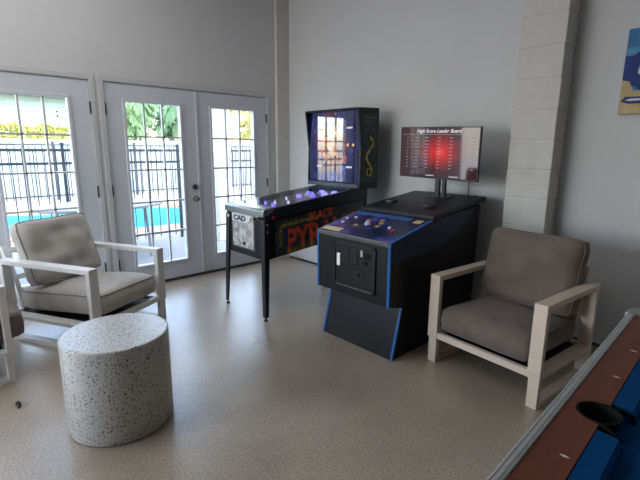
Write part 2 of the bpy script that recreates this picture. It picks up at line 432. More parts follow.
# white privacy fence
wf = empty('white_fence', (2, 11, GZ)); tag(wf, 'tall white board fence running behind the pool', 'fence')
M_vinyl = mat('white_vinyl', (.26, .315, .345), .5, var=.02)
p = MB()
x = -8.
while x < 14:
    p.box(x + .004, x + .146, 11.0, 11.03, GZ, 1.52); x += .15
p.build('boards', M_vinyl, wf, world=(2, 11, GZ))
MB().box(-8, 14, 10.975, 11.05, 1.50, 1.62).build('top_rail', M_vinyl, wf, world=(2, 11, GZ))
x = -7.9
while x < 14:
    MB().box(x - .06, x + .06, 10.96, 11.07, GZ, 1.66).prism([(x - .08, 10.94), (x + .08, 10.94), (x + .08, 11.09), (x - .08, 11.09)], 1.66, 1.69, 'z').build('post', M_vinyl, wf, world=(2, 11, GZ)); x += 2.4

def leaves(name, pts, m, parent=None, world=None, size=.05):
    b = MB()
    for (c, d, s) in pts:
        d = Vector(d).normalized(); a = d.orthogonal().normalized(); a.rotate(Matrix.Rotation(random.random() * 6.28, 3, d)); w = a * s * .28
        c = Vector(c); b.face([c, c + d * s * .5 + w, c + d * s, c + d * s * .5 - w])
    return b.build(name, m, parent, world=world)
M_hedge = mat('yellow_green_leaves', (.26, .27, .03), .6, var=.35, scale=8)
M_hstem = mat('hedge_stems', (.2, .2, .06), .8)
hd = empty('hedge', (0, 12.3, GZ)); tag(hd, 'clipped yellow green hedge seen above the fence through the left door', 'hedge')
pts = []
for i in range(5200):
    x = random.uniform(-4.5, 3.4); y = random.uniform(11.9, 12.7); z = 2.0 - random.random() ** 2 * 1.1 + .05 * math.sin(x * 7)
    pts.append(((x, y, z), (random.uniform(-1, 1), random.uniform(-1, .3), random.uniform(-.2, 1)), random.uniform(.07, .13)))
leaves('foliage', pts, M_hedge, hd, (0, 12.3, GZ))
s = MB().box(-4.4, 3.3, 12.1, 12.5, GZ, 1.7)
for i in range(24): x = -4.3 + i * .33; s.cyl((x, 12.3, GZ), (x, 12.3, 1.85), .03, seg=6)
s.build('stems', M_hstem, hd, world=(0, 12.3, GZ))

# neighbouring houses
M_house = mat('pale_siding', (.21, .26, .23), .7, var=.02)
def house(x0, x1, y, z1, m, mr, label, windows):
    W = ((x0 + x1) / 2, y + 2, GZ); r = empty('house', W); tag(r, label, 'house')
    b = MB(); z = GZ
    while z < z1: b.prism([(y, z), (y - .03, z), (y - .01, min(z + .2, z1)), (y, min(z + .2, z1))], x0, x1, 'x'); z += .2
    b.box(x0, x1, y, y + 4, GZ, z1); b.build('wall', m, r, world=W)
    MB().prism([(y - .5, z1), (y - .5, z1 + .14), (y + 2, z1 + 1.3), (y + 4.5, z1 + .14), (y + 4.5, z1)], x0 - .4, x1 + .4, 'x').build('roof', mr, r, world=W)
    for (a, c, d, e) in windows:
        wn = MB(); t = .06
        for q in ((a, c, d, d + t), (a, c, e - t, e), (a, a + t, d, e), (c - t, c, d, e)): wn.box(q[0], q[1], y - .06, y, q[2], q[3])
        wo = wn.build('window', M_trim, r, world=W)
        MB().box(a, c, y - .04, y - .03, d, e).build('pane', mat('house_glass', (.12, .15, .17), .1), wo, world=W)
    return r
house(-6, 3.4, 15.5, 3.3, M_house, mat('pale_roof', (.62, .66, .64), .8), 'pale grey green sided house beyond the fence, seen through the left door', [(-2.6, -1.6, 1.6, 2.9), (2.2, 3.0, 2.55, 2.75)])
house(10.6, 16.5, 16.2, 3.4, mat('tan_siding', (.66, .56, .28), .7), mat('tan_roof', (.5, .45, .36), .8), 'tan yellow house beyond the fence, seen through the right door leaf', [(11.6, 12.4, 1.9, 2.5), (13.2, 14.2, 1.9, 2.7)])

# palms
def palm(x, y, h, nf, m, label, spread=.72, seed=1):
    rnd = random.Random(seed); W = (x, y, GZ); r = empty('palm_tree', W); tag(r, label, 'tree', None)
    t = MB()
    for k in range(3):
        a = k * 2.1; t.tube([(x + math.cos(a) * .12, y + math.sin(a) * .12, GZ), (x + math.cos(a) * .2, y + math.sin(a) * .2, h * .5), (x + math.cos(a) * .28, y + math.sin(a) * .28, h * .8)], [.06, .05, .04], 8)
    t.build('trunk', mat('palm_trunk', (.28, .27, .14), .8), r, world=W)
    f = MB(); st = MB()
    for i in range(nf):
        a = rnd.uniform(0, 6.28); z0 = h * rnd.uniform(.45, .85); L_ = spread * rnd.uniform(.8, 1.25); up = rnd.uniform(.5, 1.3)
        c = Vector((x + math.cos(a) * .2, y + math.sin(a) * .2, z0)); dr = Vector((math.cos(a), math.sin(a), 0)); pts = []
        for k in range(13):
            s_ = k / 12; pts.append(c + dr * L_ * s_ + Vector((0, 0, up * 1.6 * s_ - 2.1 * s_ * s_ * (up * .6 + .3))))
        st.tube(pts, [.012 * (1 - .8 * k / 12) + .002 for k in range(13)], 4)
        for k in range(1, 13):
            for h_ in (0, .5):
                p = pts[k - 1].lerp(pts[k], h_); tn = (pts[k] - pts[k - 1]).normalized(); sd = tn.cross(Vector((0, 0, 1))).normalized()
                for sg in (-1, 1):
                    d = (sd * sg * .7 + tn * .5 + Vector((0, 0, -.45 - rnd.random() * .5))).normalized(); ln = .5 * (1 - abs(k / 12 - .45)) * rnd.uniform(.7, 1.1); wv = tn * .022
                    f.face([p - wv * .5, p + d * ln * .45 + wv, p + d * ln, p + d * ln * .45 - wv])
    st.build('frond_stems', m, r, world=W); f.build('fronds', m, r, world=W)
    return r
M_palm = mat('palm_green', (.11, .20, .085), .7, var=.3, scale=1.5)
M_palmy = mat('palm_yellow_green', (.22, .22, .075), .7, var=.3, scale=2)
M_palmb = mat('palm_blue_green', (.08, .17, .085), .7, var=.3, scale=1.5)
for i, (x, y, h, m, lb, nf, sp) in enumerate((
        (4.1, 13.3, 3.6, M_palm, 'feathery green palm at the left end of the clump behind the white fence', 60, .8),
        (5.9, 12.9, 3.7, M_palmb, 'deep green palm nearest the fence at the right end of the clump', 60, .8),
        (5.2, 15.4, 4.7, M_palm, 'taller green palm in the middle of the clump behind the fence', 80, .95),
        (7.4, 15.4, 4.4, M_palmb, 'green palm farther back at the right of the clump behind the fence', 70, .9),
        (6.3, 18.4, 6.0, M_palm, 'tallest and farthest green palm showing above the others', 110, 1.5),
        (9.6, 12.6, 3.7, M_palmy, 'yellow green palm seen through the right door leaf beside the tan house', 44, .9))):
    palm(x, y, h, nf, m, lb, spread=sp, seed=i + 3)

# patio table (oval top)
TP = (-.46, 1.92, GZ)
ptb = empty('patio_table', TP); tag(ptb, 'large oval pale grey patio table outside, between the doors and the black fence', 'patio table')
M_ptab = mat('pale_table_top', (.22, .23, .245), .6)
oval = [(TP[0] + .82 * math.cos(k * PI / 24), TP[1] + .57 * math.sin(k * PI / 24)) for k in range(48)]
MB().prism(oval, .615, .65, 'z').build('tabletop', M_ptab, ptb, bevel=.006, world=TP)
for sx in (-1, 1):
    for sy in (-1, 1):
        MB().cyl((TP[0] + sx * .52, TP[1] + sy * .30, GZ), (TP[0] + sx * .48, TP[1] + sy * .27, .616), .02, seg=12).build('leg', M_ptab, ptb, world=TP)

# porch column
pc = empty('porch_column', (1.45, 2.0, GZ)); tag(pc, 'square cream porch column just outside the right door leaf', 'column')
M_cream = mat('cream_stucco', (.42, .41, .34), .8, var=.02)
MB().box(1.33, 1.57, 1.88, 2.12, GZ + .15, 3.0).build('shaft', M_cream, pc, bevel=.006, world=(1.45, 2.0, GZ))
MB().box(1.31, 1.59, 1.86, 2.14, GZ, GZ + .16).build('plinth', M_cream, pc, bevel=.006, world=(1.45, 2.0, GZ))

# ---------------------------------------------------------------- pinball machine
pb = empty('pinball_machine', (.35, -1.315, 0)); PW = (.35, -1.315, 0)
tag(pb, 'dark pinball machine lettered in red with lit backglass, beside the double doors', 'pinball machine')
Y0, Y1 = -1.035, -1.602      # far and near side of the cabinet
XF, XR = -.29, .95
def zt(x): return .925 + (x - XF) * .105
def zb(x): return .512 + (x - XF) * .09
c = MB().prism([(XF, zb(XF)), (XF, zt(XF) - .045), (XR, zt(XR) - .045), (XR, zb(XR))], Y1, Y0, 'y')
cab = c.build('cabinet', M_black, pb, bevel=.004, world=PW)
# side rails
for ya, yb in ((Y1 - .004, Y1 + .035), (Y0 - .035, Y0 + .004)):
    MB().prism([(XF + .0, zt(XF) - .07), (XF + .0, zt(XF) + .004), (XR, zt(XR) + .004), (XR, zt(XR) - .10)], ya, yb, 'y').build('side_rail', M_navy, pb, bevel=.004, world=PW)
MB().prism([(XF - .018, zt(XF) - .055), (XF - .018, zt(XF) - .005), (XF + .0, zt(XF) + .012), (XF + .085, zt(XF) + .02), (XF + .085, zt(XF) - .01), (XF + .0, zt(XF) - .055)], Y1 - .006, Y0 + .006, 'y').build('lockbar', mat('lockbar_metal', (.30, .32, .31), .28, metal=.9), pb, bevel=.005, world=PW)
# playfield + glass
def _pf(N, L, co, b):
    v = N.new('ShaderNodeTexVoronoi'); v.inputs['Scale'].default_value = 9; L.new(co, v.inputs['Vector'])
    r = ramp(N, [(.0, (.015, .02, .10)), (.35, (.10, .05, .16)), (.55, (.25, .22, .18)), (.8, (.02, .03, .08))]); L.new(v.outputs['Distance'], r.inputs[0])
    n = noise(N, L, co, 14, 4); r2 = ramp(N, [(.4, (.35, .35, .5)), (.62, (1.3, 1.1, 1))]); L.new(n.outputs[0], r2.inputs[0])
    L.new(mix(N, L, 'MULTIPLY', 1, r.outputs[0], r2.outputs[0]), b.inputs['Base Color'])
M_pf = node_mat('playfield_art', _pf, .35)
# recessed well: the cabinet top is the playfield itself, the glass sits above it
PF = MB().prism([(XF + .09, zt(XF + .09) - .048), (XF + .09, zt(XF + .09) - .038), (.74, zt(.74) - .038), (.74, zt(.74) - .048)], Y1 + .036, Y0 - .036, 'y').build('playfield', M_pf, pb, world=PW)
M_lampb = mat('blue_violet_lamp', (.2, .2, .9), .4, emit=(.20, .13, 1), estr=2.2)
M_lampw = mat('white_insert_lamp', (.8, .8, .9), .4, emit=(.6, .65, 1), estr=1.2)
def dot(x, y, r, m, nm, h=.028):
    z = zt(x) - .038
    return MB().cyl((x, y, z - .002), (x, y, z + h), r, r * .7, seg=16).build(nm, m, PF, world=PW)
for x, y, r in ((-.02, -1.36, .02), (.0, -1.22, .012), (.38, -1.24, .03), (.45, -1.36, .03), (.52, -1.22, .026), (.56, -1.40, .035), (.64, -1.28, .035), (.66, -1.44, .03)): dot(x, y, r, M_lampb, 'blue_lamp')
for x, y in ((.06, -1.28), (.12, -1.40), (.24, -1.22), (.50, -1.30)): dot(x, y, .011, M_lampw, 'white_lamp')
for x, y in ((.46, -1.28), (.58, -1.33), (.55, -1.2)):
    z = zt(x) - .038
    MB().cyl((x, y, z), (x, y, z + .022), .032, .036, seg=20).build('bumper', M_white, PF, smooth=False, world=PW)
for y, sg in ((-1.24, 1), (-1.39, -1)):
    x = -.06; z = zt(x) - .036
    MB().prism([(x, y - .01), (x - .05, y - sg * .05 - .004), (x - .05, y - sg * .05 + .004), (x, y + .01)], z, z + .008, 'z').build('flipper', M_white, PF, world=PW)
MB().prism([(XF + .08, zt(XF + .08) + .001), (XF + .08, zt(XF + .08) + .004), (.76, zt(.76) + .004), (.76, zt(.76) + .001)], Y1 + .034, Y0 - .034, 'y').build('playfield_glass', glass_mat('playfield_glass', (.9, .92, .95), 1.32, .02, 1.0), pb, world=PW)
# front: coin door
fx = XF
MB().box(fx - .006, fx, -1.475, -1.125, .565, .885).build('coin_door_frame', mat('dark_grey_metal', (.11, .115, .12), .35, metal=.6), pb, bevel=.003, world=PW)
def _cd(N, L, co, b):
    n = noise(N, L, co, 22, 4); r = ramp(N, [(.35, (.26, .27, .28)), (.5, (.5, .48, .44)), (.62, (.62, .60, .58))]); L.new(n.outputs[0], r.inputs[0]); L.new(r.outputs[0], b.inputs['Base Color'])
M_cd = node_mat('mottled_silver_plate', _cd, .4, .3)
cdr = MB().box(fx - .012, fx - .004, -1.458, -1.142, .58, .868).build('coin_door', M_cd, pb, bevel=.003, world=PW)
MB().cyl((fx - .012, -1.325, .617), (fx - .020, -1.325, .617), .016, seg=20).build('lock', M_rubber, cdr, world=PW)
for y in (-1.40, -1.20): MB().box(fx - .015, fx - .011, y - .03, y + .03, .70, .74).build('coin_return', M_steel, cdr, bevel=.002, world=PW)
sg = MB().prism([(-1.155, .865), (-1.155, .80), (-1.40, .80), (-1.445, .865)], fx - .022, fx - .012, 'x').build('sign_plate', mat('pale_sign', (.62, .64, .64), .45), cdr, bevel=.001, world=PW)
lettering('sign_lettering', 'CAD', mat('dark_sign_ink', (.05, .05, .06), .5), (fx - .0225, -1.18, .813), (0, -1, 0), (0, 0, 1), .058, sg, .0015, PW, xs=1.5, offset=.0035)
# start button, plunger
MB().cyl((fx - .002, -1.535, .865), (fx - .03, -1.535, .865), .016, .014, seg=18).cyl((fx - .03, -1.535, .865), (fx - .055, -1.535, .865), .007, seg=12).sphere((fx - .062, -1.535, .865), .016, 14).build('plunger', M_steel, pb, smooth=True, world=PW)
MB().cyl((fx - .001, -1.075, .83), (fx - .014, -1.075, .83), .013, seg=16).build('start_button', mat('button_white', (.7, .7, .65), .4), pb, world=PW)
MB().cyl((XF + .085, Y1 - .003, .862), (XF + .085, Y1 - .016, .862), .014, seg=18).build('flipper_button', mat('red_button', (.45, .03, .03), .35), pb, world=PW)
# legs: angle-iron
def leg(cx, cy, sx, sy, top):
    g = MB(); t = .006; wd = .058; bx, by = cx - sx * -.0, cy
    ox, oy = sx * .028, sy * .028
    def sec(z, dx, dy): return [(cx + dx, cy + dy, z), (cx + dx - sx * wd, cy + dy, z), (cx + dx - sx * wd, cy + dy - sy * t, z), (cx + dx - sx * t, cy + dy - sy * t, z), (cx + dx - sx * t, cy + dy - sy * wd, z), (cx + dx, cy + dy - sy * wd, z)]
    def k(p, z):   # narrower towards the foot
        f = .6 if z < .1 else 1
        return (cx + (p[0] - cx) * 1, p[1], p[2])
    A = [g.bm.verts.new(p) for p in sec(top, sx * .006, sy * .006)]; B = [g.bm.verts.new(p) for p in sec(.03, ox, oy)]
    for v in B:
        v.co.x = cx + ox + (v.co.x - cx - ox) * .62; v.co.y = cy + oy + (v.co.y - cy - oy) * .62
    for i in range(6): g.bm.faces.new((A[i], A[(i + 1) % 6], B[(i + 1) % 6], B[i]))
    g.bm.faces.new(A); g.bm.faces.new(B[::-1])
    l = g.build('leg', M_blackm, pb, world=PW)
    fxx, fy = cx + ox - sx * .016, cy + oy - sy * .016
    MB().cyl((fxx, fy, 0), (fxx, fy, .012), .019, .015, seg=18).cyl((fxx, fy, .012), (fxx, fy, .05), .006, seg=10).build('leveler_foot', M_rubber, l, world=PW)
    for z in (top - .04, top - .1): MB().cyl((cx + sx * .004 - sx * .02, cy + sy * .0, z), (cx - sx * .02, cy + sy * .014, z), .008, seg=10).build('leg_bolt', M_steel, l, world=PW)
leg(XF, Y1, -1, -1, zt(XF) - .075); leg(XF, Y0, -1, 1, zt(XF) - .075); leg(XR - .03, Y1, 1, -1, .66); leg(XR - .03, Y0, 1, 1, .66)
# side artwork
M_red = mat('art_red', (.75, .085, .03), .5, var=.3, scale=30); M_gold = mat('art_gold', (.40, .33, .05), .5, var=.4, scale=60); M_artblue = mat('art_blue', (.02, .035, .16), .5, var=.3, scale=30)
ys = Y1 - .0025
sl = Vector((1, 0, .095)).normalized(); uu = Vector((-.095, 0, 1)).normalized()
MB().prism([(-.185, .535), (-.185, .825), (.90, .925), (.90, .635)], Y1 - .0015, Y1 + .001, 'y').build('side_art_panel', mat('art_dark', (.035, .035, .045), .5, var=.7, scale=45), cab, world=PW)
g = MB()
for k in range(46):                                   # gold dashes above the title and at its left
    x = -.115 + k * .009
    if k % 7 != 6: z = .782 + (x + .1) * .095; g.box(x, x + .004, ys - .001, ys + .001, z - .012, z + .02)
for k in range(9): z = .605 + k * .021; g.prism([(-.165 + .03 * math.sin(k), z), (-.125, z + .004), (-.10, z + .014), (-.14, z + .012)], ys - .001, ys + .001, 'y')
g.build('side_art_gold', M_gold, cab, world=PW)
lettering('side_title_small', 'BLACK', M_red, (.184, ys, .792), sl, uu, .105, cab, .0008, PW, offset=.003, width=.31)
lettering('side_title_large', 'PYRAMID', M_red, (-.068, ys, .545), sl, uu, .285, cab, .0008, PW, offset=.008, width=.96)
g = MB()
for k in range(30):
    x = -.06 + k * .026; z = .542 + (x + .06) * .095; g.prism([(x, z), (x + .012, z + .001), (x + .006, z + .05 + .02 * random.random())], Y1 - .0045, Y1 - .0038, 'y')
g.build('side_art_grass', M_gold, cab, world=PW)
g = MB().prism([(-.172, .58), (-.172, .80), (-.15, .80), (-.145, .58)], ys - .001, ys + .001, 'y'); g.prism([(-.09, .60), (-.09, .76), (-.05, .77), (-.05, .60)], ys - .001, ys + .001, 'y')
g.build('side_art_blue', M_artblue, cab, world=PW)
# neck and backbox
BY0, BY1 = -.915, -1.655
MB().box(.77, .95, -1.55, -1.09, zt(.8) - .02, 1.09).build('neck', M_black, pb, bevel=.003, world=PW)
bb = MB()
bb.box(.80, 1.02, BY1 + .015, BY0 - .015, 1.045, 1.765)
bbo = bb.build('backbox', M_black, pb, bevel=.003, world=PW)
prof = [(.735, 1.785), (.785, 1.42), (.775, 1.04), (1.03, 1.04), (1.03, 1.795)]
for ya, yb in ((BY1, BY1 + .018), (BY0 - .018, BY0)):
    MB().prism(prof, ya, yb, 'y').build('side_panel', M_black, bbo, bevel=.003, world=PW)
MB().prism([(.735, 1.768), (.735, 1.785), (1.03, 1.795), (1.03, 1.768)], BY1 + .018, BY0 - .018, 'y').build('top_panel', M_black, bbo, world=PW)
MB().prism([(.765, 1.045), (.77, 1.085), (.80, 1.09), (.80, 1.045)], BY1 + .018, BY0 - .018, 'y').build('speaker_ledge', M_navy, bbo, bevel=.003, world=PW)
MB().box(.70, .80, -1.60, -1.16, 1.035, 1.046).build('hinge_ledge', M_navy, bbo, bevel=.002, world=PW)
def _bg(N, L, co, b):
    sp = N.new('ShaderNodeSeparateXYZ'); L.new(co, sp.inputs[0])
    # radial warm centre (object coords: y about 0, z about 1.42)
    mp = N.new('ShaderNodeMapping'); mp.inputs['Location'].default_value = (0, -.06, -1.46); mp.vector_type = 'POINT'
    L.new(co, mp.inputs[0]); sc = N.new('ShaderNodeVectorMath'); sc.operation = 'MULTIPLY'; sc.inputs[1].default_value = (0, 3.1, 2.2); L.new(mp.outputs[0], sc.inputs[0])
    ln = N.new('ShaderNodeVectorMath'); ln.operation = 'LENGTH'; L.new(sc.outputs[0], ln.inputs[0])
    n = noise(N, L, co, 13, 6, .62); ad = N.new('ShaderNodeMath'); ad.operation = 'MULTIPLY_ADD'; ad.inputs[1].default_value = 1.9; L.new(n.outputs[0], ad.inputs[0])
    sb = N.new('ShaderNodeMath'); sb.operation = 'SUBTRACT'; sb.inputs[1].default_value = .95; L.new(ln.outputs['Value'], sb.inputs[0]); L.new(sb.outputs[0], ad.inputs[2])
    r = ramp(N, [(0, (.85, .65, .42)), (.22, (.80, .26, .07)), (.42, (.42, .05, .03)), (.58, (.10, .03, .12)), (.8, (.010, .035, .26)), (1, (.004, .012, .10))]); L.new(ad.outputs[0], r.inputs[0])
    w = N.new('ShaderNodeTexWave'); w.inputs['Scale'].default_value = 7; w.inputs['Distortion'].default_value = 9; w.inputs['Detail'].default_value = 3; L.new(co, w.inputs['Vector'])
    r2 = ramp(N, [(.2, (.35, .4, .6)), (.7, (1.2, 1.1, 1))]); L.new(w.outputs['Fac'], r2.inputs[0])
    c = mix(N, L, 'MULTIPLY', .8, r.outputs[0], r2.outputs[0])
    br = N.new('ShaderNodeTexVoronoi'); br.distance = 'MANHATTAN'; br.inputs['Scale'].default_value = 1; m5 = N.new('ShaderNodeMapping'); m5.inputs['Scale'].default_value = (1, 30, 9); L.new(co, m5.inputs[0]); L.new(m5.outputs[0], br.inputs['Vector'])
    r5 = ramp(N, [(.1, (1.25, 1.2, 1.15)), (.5, (.75, .75, .8)), (.8, (.15, .15, .25))]); L.new(br.outputs['Distance'], r5.inputs[0])
    c = mix(N, L, 'MULTIPLY', .85, c, r5.outputs[0])
    L.new(c, b.inputs['Base Color']); L.new(c, b.inputs['Emission Color']); b.inputs['Emission Strength'].default_value = .55
M_bgl = node_mat('backglass_art', _bg, .04, 0, 1.0); M_bgl.node_tree.nodes['Principled BSDF'].inputs['Coat Weight'].default_value = 1; M_bgl.node_tree.nodes['Principled BSDF'].inputs['Coat IOR'].default_value = 1.8
bgo = MB().box(.788, .802, BY1 + .02, BY0 - .02, 1.095, 1.765).build('backglass', M_bgl, bbo, world=PW)
M_disp = mat('score_display', (.6, .6, .55), .4, emit=(.6, .5, .45), estr=.45)
for y, z in ((-1.09, 1.60), (-1.09, 1.24), (-1.50, 1.61), (-1.50, 1.24)):
    MB().box(.786, .789, y - .038, y + .038, z - .008, z + .008).build('score_display', M_disp, bgo, world=PW)
for y in (-1.48, -1.55): MB().cyl((.789, y, 1.45), (.785, y, 1.45), .014, seg=14).build('backglass_lamp', mat('amber_lamp', (.6, .4, .2), .4, emit=(.7, .4, .15), estr=.6), bgo, world=PW)
# near side panel art
ya = BY1 - .0015
a = MB().prism([(.80, 1.10), (.80, 1.73), (1.005, 1.735), (1.005, 1.10)], ya, BY1 + .001, 'y').build('side_art', mat('side_art_dark', (.022, .026, .03), .5, var=.5, scale=20), bbo, world=PW)
MB().box(.82, .99, ya - .001, ya, 1.695, 1.712).box(.82, .99, ya - .001, ya, 1.66, 1.672).build('side_art_bars', mat('art_teal', (.02, .10, .16), .5), a, world=PW)
MB().tube([(.83, ya, 1.56), (.90, ya, 1.645), (.97, ya, 1.56)], .0028, 6).tube([(.86, ya, 1.56), (.90, ya, 1.61), (.94, ya, 1.56)], .002, 6).build('side_art_triangle', mat('art_grey_blue', (.10, .14, .22), .5), a, world=PW)
g = MB(); pts = []
for k in range(60):
    t = k / 59; pts.append((.90 + .05 * math.sin(t * 9) * (1 - .3 * t), ya - .001, 1.53 - .37 * t))
g.tube(pts, [.006 + .007 * abs(math.sin(k * .35)) for k in range(60)], 6)
g.tube([(.90 + .03 * math.cos(k * .4), ya - .001, 1.2 + .035 * math.sin(k * .4)) for k in range(16)], .006, 6, True)
g.build('side_art_swirl', M_gold, a, world=PW)

# ---------------------------------------------------------------- golf arcade cabinet
ar = empty('arcade_cabinet', (.43, -2.395, 0)); AW = (.43, -2.395, 0)
tag(ar, 'black pedestal arcade cabinet with blue edging, trackball panel and sloping top', 'arcade machine')
AY0, AY1 = -2.085, -2.755
SP = [(-.085, 0), (.0, .36), (-.145, .395), (-.15, .825), (.31, .925), (1.0, .985), (.97, .0)]
body = MB().prism(SP, AY1, AY0, 'y').build('body', M_black, ar, bevel=.003, world=AW)
def strip(y):
    g = MB()
    for A, B in ((SP[0], SP[1]), (SP[2], SP[3]), (SP[3], SP[4])):
        a = Vector((A[0], 0, A[1])); c = Vector((B[0], 0, B[1])); d = (c - a).normalized(); nrm = Vector((-d.z, 0, d.x)) * .006
        g.prism([((a - nrm).x, (a - nrm).z), ((c - nrm).x, (c - nrm).z), ((c + nrm).x, (c + nrm).z), ((a + nrm).x, (a + nrm).z)], y - .009, y + .009, 'y')
    return g.build('edge_molding', M_blue, ar, bevel=.002, world=AW)
strip(AY0 - .002); strip(AY1 + .002)
# control panel
sl = Vector((.46, 0, .10)).normalized(); up = Vector((-.10, 0, .46)).normalized()
def slope_M(x, y, h=0):
    o = Vector((-.15, 0, .825)) + sl * x + up * h; o.y = y
    return Matrix(((sl.x, 0, up.x, o.x), (0, 1, 0, o.y), (sl.z, 0, up.z, o.z), (0, 0, 0, 1)))
def _cp(N, L, co, b):
    n = noise(N, L, co, 5, 5, .6); r = ramp(N, [(.32, (.003, .006, .02)), (.48, (.006, .02, .09)), (.58, (.03, .05, .24)), (.68, (.17, .09, .38)), (.8, (.3, .3, .5))]); L.new(n.outputs[0], r.inputs[0])
    L.new(r.outputs[0], b.inputs['Base Color'])
M_cp = node_mat('control_panel_art', _cp, .22)
cp = MB().box(0, .475, AY1 + .012, AY0 - .012, -.002, .006, slope_M(0, 0)).build('control_panel', M_cp, ar, bevel=.002, world=AW)
MB().box(-.012, .004, AY1 + .008, AY0 - .008, -.022, .008, slope_M(0, 0)).build('panel_lip', mat('grey_trim', (.16, .17, .18), .35, metal=.5), ar, bevel=.003, world=AW)
def on_panel(x, y, r, h, m, nm, rim=None):
    M = slope_M(x, y, .006); p0 = M @ Vector((0, 0, 0)); p1 = M @ Vector((0, 0, h))
    return MB().cyl(p0, p1, r, r * .9, seg=20).build(nm, m, cp, bevel=.001, world=AW)
on_panel(.22, -2.385, .058, .004, M_black, 'trackball_ring')
M_ball = mat('trackball_white', (.34, .33, .62), .15)
o = slope_M(.22, -2.385, .008) @ Vector((0, 0, 0)); MB().sphere(o, .029, 20).build('trackball', M_ball, cp, smooth=True, world=AW)
M_btnw = mat('button_pale', (.7, .72, .85), .3); M_btnr = mat('button_red', (.7, .02, .06), .3); M_btny = mat('button_amber', (.45, .25, .03), .35)
for x, y, m in ((.27, -2.13, M_btnw), (.31, -2.19, M_btnw), (.19, -2.16, M_btnw), (.22, -2.58, M_btnw), (.185, -2.635, M_btnr)): on_panel(x, y, .013, .010, m, 'button')
for x, y in ((.30, -2.32), (.28, -2.46), (.18, -2.30), (.22, -2.47), (.33, -2.43)): on_panel(x, y, .020, .003, M_btny, 'amber_insert')
MB().box(.025, .085, -2.27, -2.09, .006, .008, slope_M(0, 0)).build('instruction_card', mat('cream_card', (.62, .50, .28), .5), cp, world=AW)
MB().box(.37, .43, -2.72, -2.66, .006, .008, slope_M(0, 0)).build('warning_sticker', mat('amber_sticker', (.5, .4, .15), .5), cp, world=AW)
MB().box(.395, .45, -2.62, -2.10, .006, .0075, slope_M(0, 0)).build('title_band', mat('panel_title_blue', (.03, .10, .30), .35, var=.6, scale=40), cp, world=AW)
# coin door
af = -.1485
fr = MB()
for y0, y1, z0, z1 in ((-2.645, -2.625, .455, .775), (-2.275, -2.255, .455, .775), (-2.645, -2.255, .455, .472), (-2.645, -2.255, .758, .775)): fr.box(af - .012, af + .002, y0, y1, z0, z1)
cdo = fr.build('coin_door_frame', M_blackm, ar, bevel=.002, world=AW)
MB().box(af - .014, af - .010, -2.62, -2.28, .462, .467).build('frame_highlight', M_steel, cdo, world=AW)
dr = MB().box(af - .006, af + .002, -2.625, -2.275, .472, .758).build('coin_door', M_black, ar, bevel=.002, world=AW)
for y, z, w_, h_ in ((-2.37, .70, .035, .06), (-2.45, .70, .035, .06)): MB().box(af - .010, af - .005, y - w_, y + w_, z - h_, z + h_ * .6).build('coin_plate', M_blackm, dr, bevel=.002, world=AW)
MB().box(af - .013, af - .009, -2.535, -2.515, .70, .745).build('coin_slot_label', mat('grey_label', (.4, .4, .38), .4), dr, world=AW)
MB().box(af - .014, af - .005, -2.325, -2.292, .60, .69).build('white_tag', M_white, dr, bevel=.003, world=AW)
for y, z, r in ((-2.575, .71, .022), (-2.56, .66, .016)): MB().cyl((af - .004, y, z), (af - .012, y, z), r, seg=18).build('lock', M_void, dr, world=AW)
fr = MB().box(af - .010, af - .005, -2.54, -2.46, .53, .60).build('coin_return', M_blackm, dr, bevel=.003, world=AW)
MB().cyl((af - .009, -2.50, .565), (af - .013, -2.50, .565), .015, seg=14).build('lock', M_void, dr, world=AW)
# top slab
MB().prism([(.325, .93), (.325, .958), (1.075, 1.045), (1.075, 1.005)], AY1 - .005, AY0 + .012, 'y').build('top_slab', M_black, ar, bevel=.004, world=AW)
def ztop(x): return .958 + (x - .325) * .116
for x, y in ((.575, -2.195), (.565, -2.565)):
    z = ztop(x); g = MB().lathe([(.036, z - .004), (.036, z + .010), (.050, z + .012), (.052, z + .006), (.052, z - .004)], (x, y, 0), 28)
    cu = g.build('cup_holder', M_rubber, ar, smooth=False, world=AW)
    MB().cyl((x, y, z - .003), (x, y, z + .005), .036, seg=24).build('cup_well', M_void, cu, world=AW)
    MB().tube([(x + .051 * math.cos(t), y + .051 * math.sin(t), z + .012 + .116 * .0) for t in [2.2 + k * .2 for k in range(11)]], .0022, 6).build('cup_rim', M_steel, cu, world=AW)
# dark blue side graphic on the near side
g = MB(); A = [(-.142, .70), (-.142, .79), (.30, .91), (.93, .955)]
low = [(.93, .955)] + [(.93 - .28 * t - .8 * t ** 2, .955 - .33 * t + .085 * t * t) for t in [k / 12 for k in range(1, 13)]]
poly = [(-.140, .69), (-.142, .81), (.31, .915), (.90, .965), (.80, .86), (.66, .79), (.48, .74), (.28, .71), (.05, .695)]
g.prism(poly, AY1 - .002, AY1 + .001, 'y').build('side_graphic', mat('midnight_blue_graphic', (.006, .016, .065), .4, var=.3, scale=8), body, world=AW)
MB().box(.34, .365, AY1 - .006, AY1, .900, .925).build('latch', M_rubber, ar, world=AW)

